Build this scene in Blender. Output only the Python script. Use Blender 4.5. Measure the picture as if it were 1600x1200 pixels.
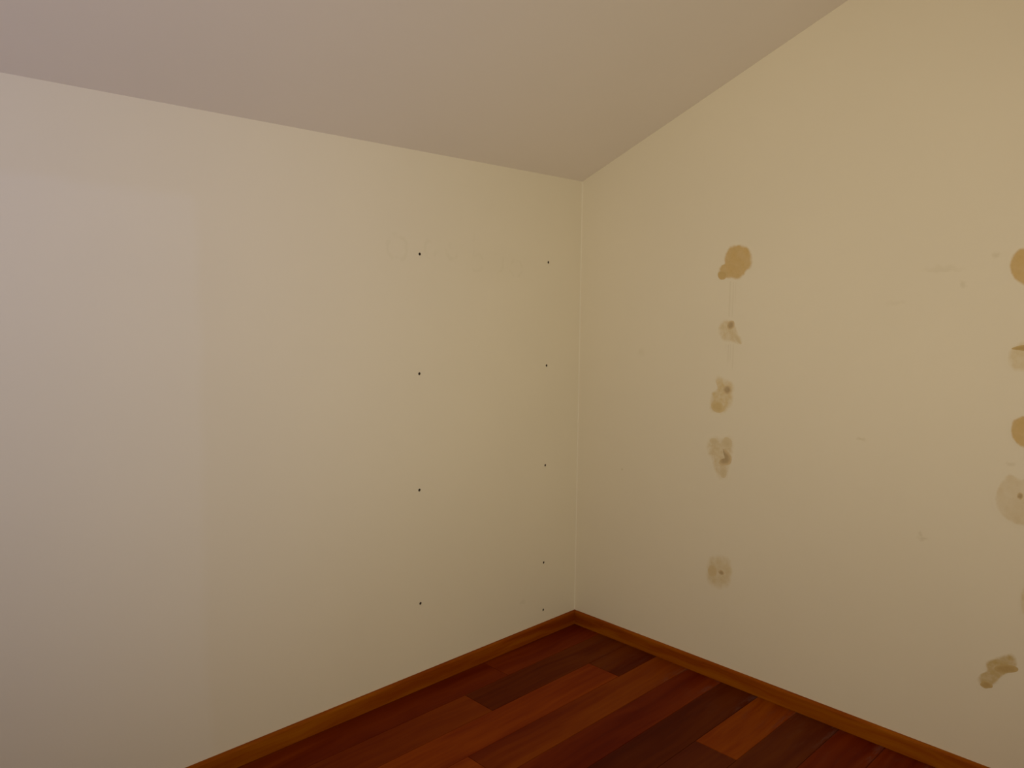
import bpy, bmesh, math, random
from mathutils import Vector, Matrix, noise as mnoise

scene = bpy.context.scene
for o in list(bpy.data.objects):
    bpy.data.objects.remove(o)
C = scene.collection
random.seed(7)

# ------------------------------------------------------------------ camera
# corner of the room at the origin; left wall is the plane y = 0, right wall the plane x = 0
EYE = Vector((-2.7804, -2.3848, 1.55))
F_PX, PITCH, ROLL, YAW = 1191.8, -0.09961, 0.010027, 0.79669
d = Vector((math.cos(PITCH)*math.cos(YAW), math.cos(PITCH)*math.sin(YAW), math.sin(PITCH)))
r = d.cross(Vector((0, 0, 1))).normalized()
u = r.cross(d)
r2 = r*math.cos(ROLL) + u*math.sin(ROLL)
u2 = -r*math.sin(ROLL) + u*math.cos(ROLL)
cd = bpy.data.cameras.new('camera')
cam = bpy.data.objects.new('camera', cd)
C.objects.link(cam)
m = Matrix((r2, u2, -d)).transposed().to_4x4()
m.translation = EYE
cam.matrix_world = m
cd.sensor_width = 36.0
cd.sensor_fit = 'HORIZONTAL'
cd.lens = F_PX*36.0/1600.0
cd.clip_start = 0.02
scene.camera = cam

# ------------------------------------------------------------------ room size
X0, Y0 = -4.6, -3.9            # far walls behind the camera
HC, SL = 2.1413, 0.4079        # eaves height and ceiling slope
HB, TB = 0.0667, 0.014         # baseboard
def zc(y): return HC - SL*y

# ------------------------------------------------------------------ world, lamps, exposure
w = bpy.data.worlds.new('sky')
scene.world = w
w.use_nodes = True
w.node_tree.nodes['Background'].inputs[0].default_value = (0.75, 0.85, 1.0, 1)
w.node_tree.nodes['Background'].inputs[1].default_value = 0.13
vs = scene.view_settings
vs.view_transform = 'Standard'
vs.look = 'None'
vs.gamma = 1.0
vs.use_curve_mapping = False
vs.exposure = 0.0

def area(name, loc, direction, sx, sy, color, power, spread=180):
    l = bpy.data.lights.new(name, 'AREA')
    l.shape = 'RECTANGLE'
    l.size, l.size_y = sx, sy
    l.color = color
    l.energy = power
    l.spread = math.radians(spread)
    o = bpy.data.objects.new(name, l)
    C.objects.link(o)
    o.location = loc
    o.rotation_euler = Vector(direction).to_track_quat('-Z', 'Z').to_euler()
    return o
# four unseen windows added behind the camera to light the walls: wall, centre along the wall, sill, head, width, then tilt, spread and (r, g, b) watts of the lamp set in each
WINS = [('y', -1.2, 1.35, 2.35, 1.0, -.17, 90, (8.9, 8.35, 6.6)),
        ('y', -2.9, 1.4, 2.4, 1.0, .04, 66, (2.1, 2.3, 4.8)),
        ('x', -1.2, 1.0, 2.0, 1.0, .08, 86, (7.0, 6.7, 5.7)),
        ('x', -2.4, 1.4, 2.4, 1.0, 0, 100, (9.3, 7.0, 4.1))]
for wl, c, zb, zt, wd, tilt, spread, rgb in WINS:
    top = max(rgb)
    loc, dr = ((c, Y0+.02, (zb+zt)/2), (0, 1, tilt)) if wl == 'y' else ((X0+.02, c, (zb+zt)/2), (1, 0, tilt))
    area('window_daylight', loc, dr, wd, zt-zb, tuple(q/top for q in rgb), top, spread)  # added lamp; tint, tilt and spread fitted to the wall brightness

# ------------------------------------------------------------------ node helpers
class NT:
    def __init__(s, name):
        s.m = bpy.data.materials.new(name)
        s.m.use_nodes = True
        s.n = s.m.node_tree.nodes
        s.l = s.m.node_tree.links
        s.b = s.n['Principled BSDF']
        s.out = s.n['Material Output']
    def link(s, a, b): s.l.new(a, b)
    def put(s, sock, v):
        if isinstance(v, bpy.types.NodeSocket): s.l.new(v, sock)
        elif isinstance(v, (tuple, list)) and len(v) == 3 and sock.type == 'RGBA': sock.default_value = (*v, 1)
        else: sock.default_value = v
    def math(s, op, a, b=0.0, clamp=False):
        n = s.n.new('ShaderNodeMath'); n.operation = op; n.use_clamp = clamp
        s.put(n.inputs[0], a); s.put(n.inputs[1], b)
        return n.outputs[0]
    def vmath(s, op, a, b):
        n = s.n.new('ShaderNodeVectorMath'); n.operation = op
        s.put(n.inputs[0], a); s.put(n.inputs[1], b)
        return n.outputs[1] if op in ('LENGTH', 'DOT_PRODUCT', 'DISTANCE') else n.outputs[0]
    def obj(s):
        return s.n.new('ShaderNodeTexCoord').outputs['Object']
    def noise(s, vec, scale, detail=3, rough=.5, color=False):
        n = s.n.new('ShaderNodeTexNoise')
        s.put(n.inputs['Vector'], vec)
        n.inputs['Scale'].default_value = scale
        n.inputs['Detail'].default_value = detail
        n.inputs['Roughness'].default_value = rough
        return n.outputs['Color' if color else 'Fac']
    def maprange(s, v, a, b, c=0.0, d_=1.0, smooth=True):
        n = s.n.new('ShaderNodeMapRange')
        n.interpolation_type = 'SMOOTHSTEP' if smooth else 'LINEAR'
        s.put(n.inputs[0], v)
        for i, q in enumerate((a, b, c, d_)): n.inputs[i+1].default_value = q
        return n.outputs[0]
    def mix(s, f, a, b, mode='MIX'):
        n = s.n.new('ShaderNodeMix'); n.data_type = 'RGBA'; n.blend_type = mode
        s.put(n.inputs[0], f); s.put(n.inputs[6], a); s.put(n.inputs[7], b)
        return n.outputs[2]
    def sep(s, v):
        n = s.n.new('ShaderNodeSeparateXYZ'); s.put(n.inputs[0], v); return n.outputs
    def comb(s, x, y, z):
        n = s.n.new('ShaderNodeCombineXYZ')
        for i, q in enumerate((x, y, z)): s.put(n.inputs[i], q)
        return n.outputs[0]
    def bump(s, h, strength, dist):
        n = s.n.new('ShaderNodeBump')
        n.inputs['Strength'].default_value = strength
        n.inputs['Distance'].default_value = dist
        s.put(n.inputs['Height'], h)
        s.l.new(n.outputs[0], s.b.inputs['Normal'])
    def spot(s, vec, c, rad, soft=.6):
        """soft elliptical mask about c with radii rad"""
        q = s.vmath('DIVIDE', s.vmath('SUBTRACT', vec, c), rad)
        return s.maprange(s.vmath('LENGTH', q, (0, 0, 0)), 1-soft, 1+soft*.3, 1, 0)

def paint(name, col, marks=None):
    t = NT(name)
    v = t.obj()
    n1 = t.noise(v, 1.3, 3)
    base = t.mix(t.maprange(n1, .3, .7), tuple(c*.985 for c in col), tuple(min(1, c*1.01) for c in col))
    if marks: base = marks(t, v, base)
    t.put(t.b.inputs['Base Color'], base)
    t.b.inputs['Roughness'].default_value = .85
    t.b.inputs['Specular IOR Level'].default_value = .15
    t.bump(t.noise(v, 140, 3), .12, .0006)
    return t.m

WALL = (0.80, 0.73, 0.58)
def marks_left(t, v, base):
    # cleaner paint where a tall wardrobe used to stand
    x, y, z = t.sep(v)
    wob = t.math('MULTIPLY', t.math('SUBTRACT', t.noise(v, 3, 2), .5), .05)
    mx = t.maprange(t.math('ADD', x, wob), -1.84, -1.79, 1, 0)
    mz = t.maprange(t.math('ADD', z, wob), 1.86, 1.91, 1, 0)
    patch = t.math('MULTIPLY', mx, mz)
    base = t.mix(patch, base, t.mix(1.0, base, (1.015, 1.025, 1.06), 'MULTIPLY'))
    # faint rubbed-out scribble between the two upper plugs
    dv = t.vmath('ADD', v, t.vmath('MULTIPLY', t.vmath('SUBTRACT', t.noise(v, 30, 2, color=True), (.5, .5, .5)), (.03, 0, .03)))
    tot = None
    for (cx, cz, rr) in ((-1.06, 1.77, .045), (-.90, 1.775, .03), (-.66, 1.735, .035), (-.55, 1.735, .04), (-.43, 1.72, .035), (-.79, 1.77, .028)):
        q = t.vmath('LENGTH', t.vmath('SUBTRACT', dv, (cx, 0, cz)), (0, 0, 0))
        ring = t.maprange(t.math('ABSOLUTE', t.math('SUBTRACT', q, rr)), .002, .014, 1, 0)
        tot = ring if tot is None else t.math('MAXIMUM', tot, ring)
    stem = t.spot(dv, (-.675, 0, 1.80), (.01, 1, .06))
    tot = t.math('MAXIMUM', tot, stem)
    tot = t.math('MULTIPLY', tot, t.maprange(t.noise(v, 22, 2), .4, .62))
    smear = t.math('MULTIPLY', t.spot(dv, (-.55, 0, 1.73), (.3, 1, .09), 1.0), .35)
    tot = t.math('MULTIPLY', t.math('MAXIMUM', tot, smear), .5)
    base = t.mix(tot, base, t.mix(1.0, base, (.93, .93, .90), 'MULTIPLY'))
    sm = t.spot(dv, (-.37, 0, .20), (.02, 1, .012))
    return t.mix(t.math('MULTIPLY', sm, .5), base, t.mix(1.0, base, (.88, .88, .85), 'MULTIPLY'))
def marks_right(t, v, base):
    dv = t.vmath('ADD', v, t.vmath('MULTIPLY', t.vmath('SUBTRACT', t.noise(v, 45, 3, color=True), (.5, .5, .5)), (0, .03, .03)))
    spots = [(-1.331, 1.095, .018, .008, .35), (-.272, .815, .007, .007, .7), (-1.555, .78, .02, .008, .3), (-1.545, .795, .008, .012, .3),
             (-1.56, 1.69, .07, .012, .18), (-1.62, 1.64, .012, .012, .3), (-1.71, 1.73, .012, .012, .3), (-1.42, 1.58, .04, .01, .12),
             (-1.79, 1.075, .015, .01, .3), (-.36, 1.36, .02, .02, .15)]
    tot = None
    for (cy, cz, ry, rz, k) in spots:
        q = t.math('MULTIPLY', t.spot(dv, (0, cy, cz), (1, ry, rz), .8), k)
        tot = q if tot is None else t.math('MAXIMUM', tot, q)
    # dried run marks below the two upper stains
    x, y, z = t.sep(v)
    for (cy, z0, z1, wd, k) in ((-.788, 1.50, 1.66, .006, .22), (-.802, 1.51, 1.65, .005, .18), (-.812, 1.56, 1.66, .004, .12),
                                (-.790, 1.32, 1.47, .005, .22), (-.800, 1.33, 1.46, .004, .18), (-.812, 1.30, 1.46, .005, .2), (-.778, 1.38, 1.46, .004, .14),
                                (-.80, .84, .93, .03, .12)):
        a = t.maprange(t.math('ABSOLUTE', t.math('SUBTRACT', y, cy)), 0, wd, 1, 0)
        b = t.math('MULTIPLY', t.maprange(z, z0, z0+.03), t.maprange(z, z1, z1+.02, 1, 0))
        tot = t.math('MAXIMUM', tot, t.math('MULTIPLY', t.math('MULTIPLY', a, b), k))
    return t.mix(tot, base, t.mix(1.0, base, (.72, .68, .56), 'MULTIPLY'))

M_left = paint('wall_paint_left', WALL, marks_left)
M_right = paint('wall_paint_right', WALL, marks_right)
M_wall = paint('wall_paint', WALL)
M_ceil = paint('ceiling_paint', (0.87, 0.80, 0.72))
M_caulk = paint('caulk', (0.81, 0.74, 0.595))
M_white = paint('window_white', (0.85, 0.84, 0.8))

def wood(name, base_attr=None, col=(.2, .05, .01), gx=.9, gy=26, rough=.4):
    t = NT(name)
    v = t.obj()
    if base_attr:
        a = t.n.new('ShaderNodeAttribute'); a.attribute_name = base_attr
        base = a.outputs['Color']
        a2 = t.n.new('ShaderNodeAttribute'); a2.attribute_name = 'plank_shift'
        v2 = t.vmath('ADD', v, a2.outputs['Vector'])
    else:
        base = (*col,); v2 = v
    warp = t.vmath('MULTIPLY', t.vmath('SUBTRACT', t.noise(v2, 2.2, 2, color=True), (.5, .5, .5)), (0, .07, .07))
    g = t.vmath('MULTIPLY', t.vmath('ADD', v2, warp), (gx, gy, gy))
    n1 = t.noise(g, 1.0, 5, .6)
    n2 = t.noise(t.vmath('MULTIPLY', g, (3, 5, 5)), 1.0, 4, .65)
    n3 = t.noise(t.vmath('MULTIPLY', t.vmath('ADD', v2, warp), (1.0, 8, 8)), 1.0, 3, .5)
    k = t.math('ADD', t.math('MULTIPLY', t.maprange(n1, .3, .7), .32), t.math('MULTIPLY', n2, .24))
    k = t.math('ADD', k, t.math('MULTIPLY', t.maprange(n3, .3, .7), .38))
    k = t.math('ADD', k, .55)
    c = t.mix(1.0, base, t.comb(k, t.math('MULTIPLY', k, k), k), 'MULTIPLY')
    if base_attr:
        # milky scuffs along the right wall
        x, y, z = t.sep(v)
        s1 = t.maprange(t.noise(t.vmath('MULTIPLY', v, (7, 26, 1)), 1, 4, .7), .5, .75)
        near = t.maprange(x, -.45, -.05)
        c = t.mix(t.math('MULTIPLY', t.math('MULTIPLY', s1, near), .16), c, (.13, .075, .06))
        fr = t.math('FRACT', t.math('DIVIDE', t.math('ADD', y, 50*.1635+.0065-.012), .1635))
        seam = t.maprange(t.math('ABSOLUTE', t.math('SUBTRACT', fr, .5)), .36, .5)
        s3 = t.math('MULTIPLY', t.math('MULTIPLY', seam, t.maprange(x, -.30, -.03)), t.maprange(t.noise(t.vmath('MULTIPLY', v, (14, 60, 1)), 1, 4, .7), .42, .62))
        c = t.mix(t.math('MULTIPLY', t.math('MULTIPLY', s3, t.maprange(y, -.35, -.6, 0, 1)), .38), c, (.15, .085, .08))
        s2 = t.maprange(t.noise(t.vmath('MULTIPLY', v, (26, 4, 1)), 1, 4, .7), .62, .8)
        c = t.mix(t.math('MULTIPLY', s2, .10), c, (.16, .08, .045))
    t.put(t.b.inputs['Base Color'], c)
    t.put(t.b.inputs['Roughness'], t.math('ADD', t.math('MULTIPLY', n2, .2), rough))
    t.b.inputs['Specular IOR Level'].default_value = .04
    t.bump(n2, .08, .0004)
    return t.m
M_floor = wood('parquet', 'plank_color', rough=.42)
M_base_l = wood('baseboard_wood_left', col=(.255, .056, .002), gx=1.5, gy=40)
M_gap = NT('dark_gap'); M_gap.b.inputs['Base Color'].default_value = (.012, .004, .002, 1); M_gap = M_gap.m

# ------------------------------------------------------------------ mesh helpers
def link(name, bm, mats, parent=None, smooth=False):
    me = bpy.data.meshes.new(name)
    bmesh.ops.recalc_face_normals(bm, faces=bm.faces)
    bm.to_mesh(me); bm.free()
    for mm in (mats if isinstance(mats, (list, tuple)) else [mats]): me.materials.append(mm)
    if smooth:
        for p in me.polygons: p.use_smooth = True
    o = bpy.data.objects.new(name, me)
    C.objects.link(o)
    if parent: o.parent = parent
    return o
def struct(o, label=None):
    o['kind'] = 'structure'
    if label: o['label'] = label
    return o
def prism(bm, pts, vec):
    """closed prism from a planar loop pushed along vec"""
    a = [bm.verts.new(p) for p in pts]
    b = [bm.verts.new(Vector(p)+Vector(vec)) for p in pts]
    bm.faces.new(a); bm.faces.new(b[::-1])
    n = len(pts)
    for i in range(n): bm.faces.new((a[i], a[(i+1) % n], b[(i+1) % n], b[i]))
def box(bm, lo, hi):
    prism(bm, [(lo[0], lo[1], lo[2]), (hi[0], lo[1], lo[2]), (hi[0], hi[1], lo[2]), (lo[0], hi[1], lo[2])], (0, 0, hi[2]-lo[2]))

TW = 0.16
# left wall (low eaves wall), right wall (gable), and the two behind the camera
bm = bmesh.new(); box(bm, (X0-TW, 0, -.1), (TW, TW, HC)); wall_left = struct(link('wall_left', bm, M_left))
wall_left['label'] = 'low cream painted wall on the left with two rows of dark screw holes'
bm = bmesh.new(); prism(bm, [(0, 0, -.1), (0, Y0, -.1), (0, Y0, zc(Y0)), (0, 0, HC)], (TW, 0, 0)); wall_right = struct(link('wall_right', bm, M_right))
wall_right['label'] = 'cream painted gable wall on the right with brown stains, under the sloping ceiling'

def wall_with_windows(axis, wins):
    bm = bmesh.new()
    if axis == 'y':
        lo, hi, f = X0, 0.0, (lambda a, z: (a, Y0, z)); vec = (0, -TW, 0); top = lambda a: zc(Y0)
    else:
        lo, hi, f = Y0, 0.0, (lambda a, z: (X0, a, z)); vec = (-TW, 0, 0); top = zc
    cur = lo
    for (c, zb, zt, wd) in sorted(wins):
        a, b = c-wd/2, c+wd/2
        prism(bm, [f(cur, -.1), f(a, -.1), f(a, top(a)), f(cur, top(cur))], vec)
        prism(bm, [f(a, -.1), f(b, -.1), f(b, zb), f(a, zb)], vec)
        prism(bm, [f(a, zt), f(b, zt), f(b, top(b)), f(a, top(a))], vec)
        cur = b
    prism(bm, [f(cur, -.1), f(hi, -.1), f(hi, top(hi)), f(cur, top(cur))], vec)
    return bm
struct(link('wall_back', wall_with_windows('y', [k[1:5] for k in WINS if k[0] == 'y']), M_wall))
struct(link('wall_far_left', wall_with_windows('x', [k[1:5] for k in WINS if k[0] == 'x']), M_wall))

glass = NT('window_glass')
glass.b.inputs['Transmission Weight'].default_value = 1
glass.b.inputs['Roughness'].default_value = 0
glass.b.inputs['Base Color'].default_value = (.95, .97, .96, 1)
for i, (wl, c, zb, zt, wd, _t, _s, _c) in enumerate(WINS):
    a, b = c-wd/2, c+wd/2
    bm = bmesh.new()
    def wbox(a0, a1, z0, z1, d0, d1):
        if wl == 'y': box(bm, (a0, Y0-d1, z0), (a1, Y0-d0, z1))
        else: box(bm, (X0-d1, a0, z0), (X0-d0, a1, z1))
    wbox(a, a+.05, zb, zt, .05, .11); wbox(b-.05, b, zb, zt, .05, .11)
    wbox(a, b, zb, zb+.05, .05, .11); wbox(a, b, zt-.05, zt, .05, .11); wbox(c-.025, c+.025, zb, zt, .05, .11)
    fr = struct(link('window_%d' % (i+1), bm, M_white))  # unseen frame, added to go with its lamp
    bm = bmesh.new(); wbox(a+.04, b-.04, zb+.04, zt-.04, .075, .081); link('pane', bm, glass.m, fr)

# sloping ceiling
bm = bmesh.new()
prism(bm, [(X0-TW, TW, zc(TW)), (X0-TW, 0, HC), (X0-TW, Y0-TW, zc(Y0-TW)), (X0-TW, Y0-TW, zc(Y0-TW)+.15), (X0-TW, TW, zc(TW)+.2)], (-X0+2*TW, 0, 0))
ceil = struct(link('ceiling', bm, M_ceil))
ceil['label'] = 'plain sloping ceiling, low over the left wall'

# caulk bead down the corner
bm = bmesh.new()
R_ = .004
loop = [(0, 0, HB), (-R_, 0, HB)] + [(-R_+R_*math.sin(t_), -R_+R_*math.cos(t_), HB) for t_ in (.4, .8, 1.2)] + [(0, -R_, HB)]
prism(bm, loop, (0, 0, HC-HB))
tr = struct(link('trim_1', bm, M_caulk)); tr['label'] = 'thin caulk bead down the corner between the two walls'

# ------------------------------------------------------------------ floor of wide boards
bm = bmesh.new()
W_, OFF = .1635, -.0065
colr = {'red': (.190, .026, .0012), 'dred': (.135, .0155, .001), 'dark': (.105, .0165, .001), 'orange': (.225, .041, .001),
        'brown': (.140, .0215, .0015), 'black': (.078, .0105, .001), 'grey': (.098, .0165, .003), 'mid': (.165, .026, .0012)}
rows = {0: [(-4.7, 'dred'), (-1.75, 'dred'), (-.62, 'dred')],
        1: [(-4.7, 'red'), (-2.3, 'mid'), (-.862, 'dark')],
        2: [(-4.7, 'mid'), (-1.9, 'red'), (-.285, 'dark')],
        3: [(-4.7, 'red'), (-1.13, 'mid')],
        4: [(-4.7, 'mid'), (-1.35, 'dred')],
        5: [(-4.7, 'mid'), (-.98, 'black')],
        6: [(-4.7, 'red'), (-1.5, 'grey'), (-.469, 'orange')],
        7: [(-4.7, 'mid'), (-1.1, 'grey')],
        8: [(-4.7, 'dark'), (-.9, 'dred')],
        9: [(-4.7, 'red'), (-.8, 'dred')]}
nrow = int(4.1/W_)+1
for k in range(nrow):
    if k not in rows:
        rows[k] = [(-4.7, random.choice(['red', 'mid', 'brown']))]
        x = -4.7 + random.uniform(.4, 1.2)
        while x < -.2:
            rows[k].append((x, random.choice(list(colr)))); x += random.uniform(.6, 1.3)
data = []
G = .0004
for k in range(nrow):
    y1 = OFF - k*W_ if k else .02
    y0 = OFF - (k+1)*W_
    for i, (xa, cn) in enumerate(rows[k]):
        xb = rows[k][i+1][0] if i+1 < len(rows[k]) else .02
        a, b, c_, d_ = xa+G, xb-G, y0+G, y1-G
        e = .0012
        vs_ = [bm.verts.new(p) for p in ((a, c_, -.003), (b, c_, -.003), (b, d_, -.003), (a, d_, -.003),
                                        (a+e, c_+e, 0), (b-e, c_+e, 0), (b-e, d_-e, 0), (a+e, d_-e, 0))]
        fs = [bm.faces.new(vs_[4:])] + [bm.faces.new((vs_[j], vs_[(j+1) % 4], vs_[4+(j+1) % 4], vs_[4+j])) for j in range(4)]
        jit = random.uniform(.94, 1.06)
        sh = (random.uniform(0, 30), random.uniform(0, 30), random.uniform(0, 3))
        col = tuple(q*jit for q in colr[cn])
        data += [(col, sh)]*len(fs)
n0 = len(bm.faces)
box(bm, (X0-.1, Y0-.1, -.05), (.1, .1, -.0035))
data += [((.01, .003, .001), (0, 0, 0))]*6
me = bpy.data.meshes.new('floor')
bm.to_mesh(me); bm.free()
me.materials.append(M_floor)
ca = me.attributes.new('plank_color', 'FLOAT_COLOR', 'FACE')
sa = me.attributes.new('plank_shift', 'FLOAT_VECTOR', 'FACE')
for i, (c_, s_) in enumerate(data):
    ca.data[i].color = (*c_, 1); sa.data[i].vector = s_
fl = bpy.data.objects.new('floor', me); C.objects.link(fl); struct(fl)
fl['label'] = 'varnished red-brown wooden floor of wide boards running along the left wall'

# ------------------------------------------------------------------ baseboards: profile with an eased top edge
def baseboard(name, length, mat):
    """runs along local x, back against local y = 0, room side towards local -y"""
    bm = bmesh.new()
    prof = [(0, 0.0012), (-TB, 0.0012), (-TB, HB-.008), (-TB+.0015, HB-.0035), (-TB+.004, HB-.001), (-TB+.007, HB), (0, HB)]
    prism(bm, [(0, y, z) for y, z in prof], (length, 0, 0))
    return struct(link(name, bm, mat))
bl = baseboard('baseboard_left', -X0, M_base_l); bl.location = (X0, 0, 0)
bl['label'] = 'narrow orange-brown wooden baseboard along the left wall'
br_ = baseboard('baseboard_right', -Y0-TB, M_base_l); br_.rotation_euler = (0, 0, -math.pi/2); br_.location = (0, -TB, 0)
br_['label'] = 'narrow orange-brown wooden baseboard along the right wall'
bb = baseboard('baseboard_back', -X0-2*TB, M_base_l); bb.rotation_euler = (0, 0, math.pi); bb.location = (-TB, Y0, 0)
bf = baseboard('baseboard_far_left', -Y0-2*TB, M_base_l); bf.rotation_euler = (0, 0, math.pi/2); bf.location = (X0, Y0+TB, 0)

# ------------------------------------------------------------------ screw holes with sunken wall plugs
def plug_mat():
    t = NT('plug_plastic')
    v = t.obj()
    t.put(t.b.inputs['Base Color'], t.mix(t.noise(v, 300, 2), (.10, .065, .035), (.05, .032, .018)))
    t.b.inputs['Roughness'].default_value = .6
    return t.m
M_plug = plug_mat()
M_bore = NT('plug_bore'); M_bore.b.inputs['Base Color'].default_value = (.012, .008, .004, 1); M_bore = M_bore.m
M_wrim = paint('chipped_paint', (.62, .54, .40))

def ring_strip(bm, loops, close=False):
    L = [[bm.verts.new(p) for p in lp] for lp in loops]
    n = len(L[0])
    for a, b in zip(L, L[1:]):
        for i in range(n): bm.faces.new((a[i], a[(i+1) % n], b[(i+1) % n], b[i]))
    if close: bm.faces.new(L[-1])
    return L
HR = .0060
cut = bmesh.new()
plug_spots = [(-.954, 1.753, 'top of the column farther from the corner'),
              (-.957, 1.289, 'second from top, column farther from the corner'),
              (-.958, .824, 'third from top, column farther from the corner'),
              (-.954, .356, 'lowest of the column farther from the corner'),
              (-.226, 1.756, 'top of the column beside the corner'),
              (-.228, 1.288, 'second from top, column beside the corner'),
              (-.227, .823, 'third from top, column beside the corner'),
              (-.228, .358, 'fourth from top, column beside the corner'),
              (-.226, .127, 'lowest beside the corner, just above baseboard')]
for (x, z, _) in plug_spots:
    n = 16
    prism(cut, [(x+HR*math.cos(2*math.pi*i/n), -.01, z+HR*math.sin(2*math.pi*i/n)) for i in range(n)], (0, .055, 0))
bmesh.ops.recalc_face_normals(cut, faces=cut.faces)
cme = bpy.data.meshes.new('cutter'); cut.to_mesh(cme); cut.free()
cutter = bpy.data.objects.new('cutter', cme); C.objects.link(cutter)
md = wall_left.modifiers.new('holes', 'BOOLEAN'); md.operation = 'DIFFERENCE'; md.solver = 'EXACT'; md.object = cutter
bpy.context.view_layer.update()
ev = wall_left.evaluated_get(bpy.context.evaluated_depsgraph_get())
baked = bpy.data.meshes.new_from_object(ev)
wall_left.modifiers.clear(); wall_left.data = baked
bpy.data.objects.remove(cutter)

def make_plug():
    root = bpy.data.objects.new('wall_plug', None); C.objects.link(root)
    root.empty_display_size = .01
    n = 14
    def circ(r_, y, sl=0): return [(r_*math.cos(2*math.pi*i/n), y, r_*math.sin(2*math.pi*i/n)) for i in range(n)]
    bm = bmesh.new()
    ring_strip(bm, [circ(.0030, .034), circ(.0048, .030), circ(.0050, .004), circ(.0050, .0015), circ(.0042, .0006), circ(.0032, .0012), circ(.0028, .004), circ(.0024, .030), circ(.0016, .033)], True)
    link('sleeve', bm, M_plug, root, True)
    bm = bmesh.new()
    ring_strip(bm, [circ(.0029, .0034), circ(.0024, .0045), circ(.0012, .006)], True)
    link('bore', bm, M_bore, root, True)
    return root
proto = make_plug()
for i, (x, z, lab) in enumerate(plug_spots):
    if i == 0: o = proto
    else:
        o = proto.copy(); C.objects.link(o)
        for ch in proto.children:
            c2 = ch.copy(); C.objects.link(c2); c2.parent = o
    o.location = (x, 0, z)
    o.rotation_euler = (0, random.uniform(0, 3), 0)
    o.scale = (1.15, 1, 1.15)
    o['label'] = 'dark wall plug in left wall, ' + lab
    o['category'] = 'wall plug'
    o['group'] = 'wall plugs left in two columns of screw holes on the left wall'

# ------------------------------------------------------------------ dried stains on the right wall
def stain_mat(name, col, amount, nscale, contrast, seed, soft=.5, under=WALL):
    """dried residue over the wall paint, thinning out to the bare paint at its ragged rim"""
    t = NT(name)
    v = t.vmath('ADD', t.obj(), (seed*3.1, seed*1.7, seed))
    a = t.n.new('ShaderNodeAttribute'); a.attribute_name = 'cover'
    n1 = t.noise(v, nscale, 4, .6)
    n2 = t.noise(v, nscale*3.5, 3, .6)
    e = t.math('ADD', a.outputs['Fac'], t.math('MULTIPLY', t.math('SUBTRACT', n1, .5), .5))
    edge = t.math('MULTIPLY', t.maprange(e, .1, soft), t.maprange(a.outputs['Fac'], .02, .2))
    body = t.maprange(n1, .5-.22, .5+.22, 1-contrast, 1)
    k = t.math('MULTIPLY', t.math('MULTIPLY', edge, body), amount, True)
    c2 = t.mix(n2, tuple(c*.93 for c in col), tuple(c*1.07 for c in col))
    t.put(t.b.inputs['Base Color'], t.mix(k, under, c2))
    t.b.inputs['Roughness'].default_value = .85
    t.b.inputs['Specular IOR Level'].default_value = .15
    return t.m
OCHRE = (.60, .40, .17)
TAN = (.56, .44, .24)
def fit(outline, cover):
    """outline in (y, z) metres about the centre, counted around; returns domed mesh facing -x"""
    pts = []
    n = len(outline)
    for i in range(n):                       # catmull-rom rounding
        p0, p1, p2, p3 = (Vector(outline[(i+j-1) % n]) for j in range(4))
        for s in range(4):
            q = s/4
            pts.append(.5*((2*p1)+(p2-p0)*q+(2*p0-5*p1+4*p2-p3)*q*q+(3*p1-p0-3*p2+p3)*q**3))
    cx = sum((p for p in pts), Vector((0, 0)))/len(pts)
    bm = bmesh.new()
    lay = bm.verts.layers.float.new('cover')
    prev = None
    hs = [(1.12, .0, 0), (1.1, .00006, 0), (1.0, .00012, .12), (.9, .00018, .3), (.75, .00022, .55), (.5, .00025, .8), (.25, .00028, 1.0)]
    for s, h, cv in hs:
        ringv = []
        for p in pts:
            q = cx+(p-cx)*s
            vv = bm.verts.new((-h, q[0], q[1])); vv[lay] = cv; ringv.append(vv)
        if prev:
            for i in range(len(ringv)):
                j = (i+1) % len(ringv)
                bm.faces.new((prev[i], prev[j], ringv[j], ringv[i]))
        prev = ringv
    vv = bm.verts.new((-.0003, cx[0], cx[1])); vv[lay] = 1
    for i in range(len(prev)): bm.faces.new((prev[i], prev[(i+1) % len(prev)], vv))
    return bm
def blob(ry, rz, seed, n=14, j=.18):
    rnd = random.Random(seed)
    return [(ry*math.cos(2*math.pi*i/n)*(1+rnd.uniform(-j, j)), rz*math.sin(2*math.pi*i/n)*(1+rnd.uniform(-j, j))) for i in range(n)]
def around(outline, c):
    """wall coordinates (y, z) in metres -> relative to the stain's centre"""
    return [(y-c[0], z-c[1]) for y, z in outline]
GR = 'yellow-brown stains on the right wall'
def stain(c, outline, mat, label, details=()):
    o = link('wall_stain', fit(around(outline, c), None), mat, None, True)
    o.location = (-.0002, c[0], c[1])
    o['label'] = label; o['category'] = 'stain'; o['group'] = GR
    for k, (cc, dout, dm, nm) in enumerate(details):
        bm = fit(around(dout, cc), None)
        ch = link(nm, bm, dm, o, True)
        ch.location = (-.0003, cc[0]-c[0], cc[1]-c[1])
    return o
def ell(cx, cy, rx, ry, n=10, a=0.0, j=.1, seed=0):
    rnd = random.Random(seed+int(-cx*7000+cy*1000))
    out = []
    for i in range(n):
        t_ = 2*math.pi*i/n; k = 1+rnd.uniform(-j, j)
        x, y = rx*math.cos(t_)*k, ry*math.sin(t_)*k
        out.append((cx+x*math.cos(a)-y*math.sin(a), cy+x*math.sin(a)+y*math.cos(a)))
    return out
MIDT = (.66, .54, .34)
S1 = stain_mat('residue_solid', (.62, .44, .19), 1, 30, .12, 1, .45)
S1b = stain_mat('residue_solid_smear', (.58, .41, .17), .8, 30, .3, 1, .5, (.62, .46, .23))
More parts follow.
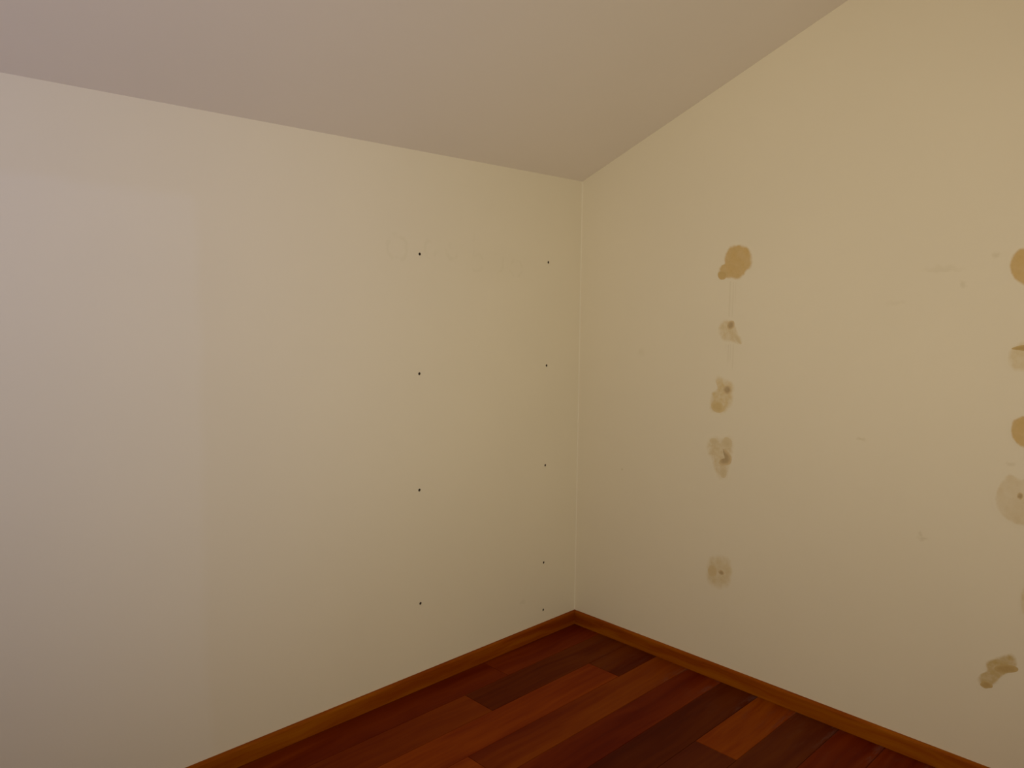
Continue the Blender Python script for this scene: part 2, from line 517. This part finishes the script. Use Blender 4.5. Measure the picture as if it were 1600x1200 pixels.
S2 = stain_mat('residue_thin', (.66, .53, .31), .95, 45, .55, 2, .8)
S2b = stain_mat('residue_thin_smear', (.62, .50, .30), .6, 45, .5, 2, 1.0, (.70, .59, .39))
S3 = stain_mat('residue_patchy', (.66, .51, .26), .95, 40, .5, 3, .75)
S3b = stain_mat('residue_patchy_smear', (.60, .44, .20), .7, 45, .4, 7, .9, (.68, .54, .30))
S4 = stain_mat('residue_pale', (.66, .53, .30), .85, 35, .45, 4, .8)
S4b = stain_mat('residue_pale_smear', (.63, .49, .27), .6, 45, .4, 7, .9, (.68, .55, .33))
SH = stain_mat('filled_hole', (.42, .31, .17), .85, 90, .2, 5, .9, (.66, .52, .31))
SD = stain_mat('dirt_streak', (.48, .33, .13), .8, 60, .4, 6, .9, (.57, .42, .19))

stain((-0.8122, 1.7385), [(-0.7838, 1.8078), (-0.8230, 1.8108), (-0.8594, 1.7990), (-0.8768, 1.7759), (-0.8836, 1.7434), (-0.8795, 1.7138), (-0.8582, 1.7020), (-0.8480, 1.6822), (-0.8209, 1.6676), (-0.7867, 1.6734), (-0.7495, 1.6715), (-0.7311, 1.6951), (-0.7356, 1.7258), (-0.7555, 1.7354), (-0.7542, 1.7660), (-0.7675, 1.7909)], S1,
      'large ochre stain, darkest and topmost of the column of stains beside the corner',
      [((-0.7516, 1.6894), ell(-0.7516, 1.6894, 0.0202, 0.0154), S1b, 'smear')])
stain((-0.7982, 1.4713), [(-0.7819, 1.5173), (-0.8079, 1.5100), (-0.8201, 1.4898), (-0.8355, 1.4596), (-0.8566, 1.4247), (-0.8405, 1.4087), (-0.8119, 1.4178), (-0.7833, 1.4166), (-0.7537, 1.4311), (-0.7378, 1.4619), (-0.7394, 1.4932), (-0.7592, 1.5091)], S2,
      'faint small stain around a dark speck, just below the large ochre stain',
      [((-0.7960, 1.4893), ell(-0.7960, 1.4893, 0.0142, 0.0180, a=.5), SH, 'speck'), ((-0.8281, 1.4364), ell(-0.8281, 1.4364, 0.0252, 0.0077, a=.9), S2b, 'smear')])
stain((-0.7720, 1.2019), [(-0.7450, 1.2866), (-0.7717, 1.2806), (-0.7921, 1.2768), (-0.8246, 1.2533), (-0.8266, 1.2067), (-0.8225, 1.1699), (-0.8007, 1.1416), (-0.7783, 1.1207), (-0.7488, 1.1229), (-0.7159, 1.1247), (-0.7113, 1.1644), (-0.7157, 1.2048), (-0.7443, 1.2338), (-0.7340, 1.2673)], S3,
      'oval ochre stain with a round filled hole, third from top beside the corner',
      [((-0.7928, 1.2273), ell(-0.7928, 1.2273, 0.0158, 0.0169), SH, 'filled_hole'), ((-0.7506, 1.1523), ell(-0.7506, 1.1523, 0.0263, 0.0211, a=.4), S3b, 'smear')])
stain((-0.7767, 0.9505), [(-0.7110, 1.0220), (-0.7465, 1.0346), (-0.7820, 1.0338), (-0.8162, 1.0487), (-0.8375, 1.0200), (-0.8337, 0.9774), (-0.8267, 0.9394), (-0.8172, 0.8902), (-0.8070, 0.8565), (-0.7722, 0.8452), (-0.7472, 0.8734), (-0.7333, 0.9198), (-0.7077, 0.9539), (-0.7001, 0.9908)], S2,
      'blotchy long stain with dark crescent mark, fourth from top beside the corner',
      [((-0.7946, 0.9425), [(-0.7843, 0.9783), (-0.8021, 0.9728), (-0.8204, 0.9517), (-0.8156, 0.9271), (-0.7869, 0.9173), (-0.7690, 0.9226), (-0.7743, 0.9368), (-0.7916, 0.9447), (-0.7968, 0.9588)], SH, 'crescent_mark'),
       ((-0.7326, 1.0086), ell(-0.7417, 1.0072, 0.0177, 0.0133), S2b, 'smear'), ((-0.8063, 1.0105), ell(-0.8005, 1.0097, 0.0201, 0.0211), S2b, 'smear'), ((-0.7916, 0.8753), ell(-0.7882, 0.8855, 0.0145, 0.0213), S2b, 'smear')])
stain((-0.7879, 0.4652), [(-0.7317, 0.5088), (-0.7611, 0.5326), (-0.8026, 0.5427), (-0.8383, 0.5325), (-0.8513, 0.5006), (-0.8503, 0.4543), (-0.8404, 0.4136), (-0.8030, 0.3895), (-0.7551, 0.3844), (-0.7266, 0.4073), (-0.7187, 0.4499)], S4,
      'pale squarish stain with a tiny hole, alone and lowest beside the corner',
      [((-0.7970, 0.4634), ell(-0.7970, 0.4634, 0.0118, 0.0095), SH, 'filled_hole'), ((-0.7550, 0.4593), ell(-0.7550, 0.4593, 0.0179, 0.0219), S4b, 'smear')])
stain((-1.7873, 1.6927), [(-1.7590, 1.7387), (-1.7801, 1.7514), (-1.8085, 1.7480), (-1.8280, 1.7260), (-1.8368, 1.6912), (-1.8310, 1.6567), (-1.8111, 1.6338), (-1.7879, 1.6322), (-1.7664, 1.6502), (-1.7511, 1.6761), (-1.7458, 1.7059)], S1,
      'large ochre stain cut by the right photo edge, topmost there')
stain((-1.8052, 1.4178), [(-1.7727, 1.4481), (-1.7937, 1.4649), (-1.8220, 1.4679), (-1.8468, 1.4415), (-1.8507, 1.4085), (-1.8380, 1.3763), (-1.8087, 1.3644), (-1.7812, 1.3686), (-1.7608, 1.3914), (-1.7605, 1.4235)], S4,
      'pale stain with a dark horizontal streak at the right photo edge',
      [((-1.8104, 1.4418), [(-1.7750, 1.4382), (-1.7898, 1.4469), (-1.8131, 1.4518), (-1.8397, 1.4510), (-1.8437, 1.4394), (-1.8209, 1.4344), (-1.7956, 1.4352)], SD, 'streak')])
stain((-1.8241, 1.1799), [(-1.7877, 1.2159), (-1.8040, 1.2279), (-1.8272, 1.2364), (-1.8514, 1.2231), (-1.8633, 1.1927), (-1.8591, 1.1564), (-1.8409, 1.1298), (-1.8172, 1.1305), (-1.8009, 1.1445), (-1.7876, 1.1631), (-1.7824, 1.1909)], S1,
      'half-visible ochre stain at the right photo edge, level with the middle of the wall')
stain((-1.8243, 0.9689), [(-1.7849, 1.0440), (-1.8163, 1.0390), (-1.8469, 1.0380), (-1.8751, 1.0147), (-1.8848, 0.9683), (-1.8746, 0.9219), (-1.8433, 0.8867), (-1.8017, 0.8902), (-1.7687, 0.9125), (-1.7540, 0.9472), (-1.7599, 0.9942)], stain_mat('residue_wash', (.66, .53, .32), .75, 22, .5, 8, .35),
      'wide pale ring-like stain with dark hole at the right photo edge',
      [((-1.8236, 0.9790), ell(-1.8236, 0.9790, 0.0076, 0.0101), SH, 'filled_hole')])
stain((-1.8690, 0.6499), [(-1.8473, 0.6936), (-1.8619, 0.7059), (-1.8829, 0.6952), (-1.8921, 0.6566), (-1.8882, 0.6141), (-1.8694, 0.5917), (-1.8512, 0.6071), (-1.8435, 0.6466)], S4,
      'thin sliver of brown stain on the right photo edge above the slanting smear')
stain((-1.8010, 0.4056), [(-1.7640, 0.4163), (-1.7846, 0.4365), (-1.8118, 0.4588), (-1.8357, 0.4713), (-1.8524, 0.4559), (-1.8523, 0.4304), (-1.8363, 0.4076), (-1.8164, 0.3875), (-1.7970, 0.3544), (-1.7786, 0.3300), (-1.7587, 0.3247), (-1.7428, 0.3429), (-1.7487, 0.3671), (-1.7641, 0.3858)], stain_mat('residue_smear', (.55, .40, .16), 1, 38, .35, 9, .6),
      'brown slanting smear low on the right wall, near the right baseboard',
      [((-1.8219, 0.4131), ell(-1.8219, 0.4131, 0.0292, 0.0126, a=-.35), SD, 'streak'), ((-1.7707, 0.3401), ell(-1.7707, 0.3401, 0.0160, 0.0107, a=-.3), SD, 'streak')])
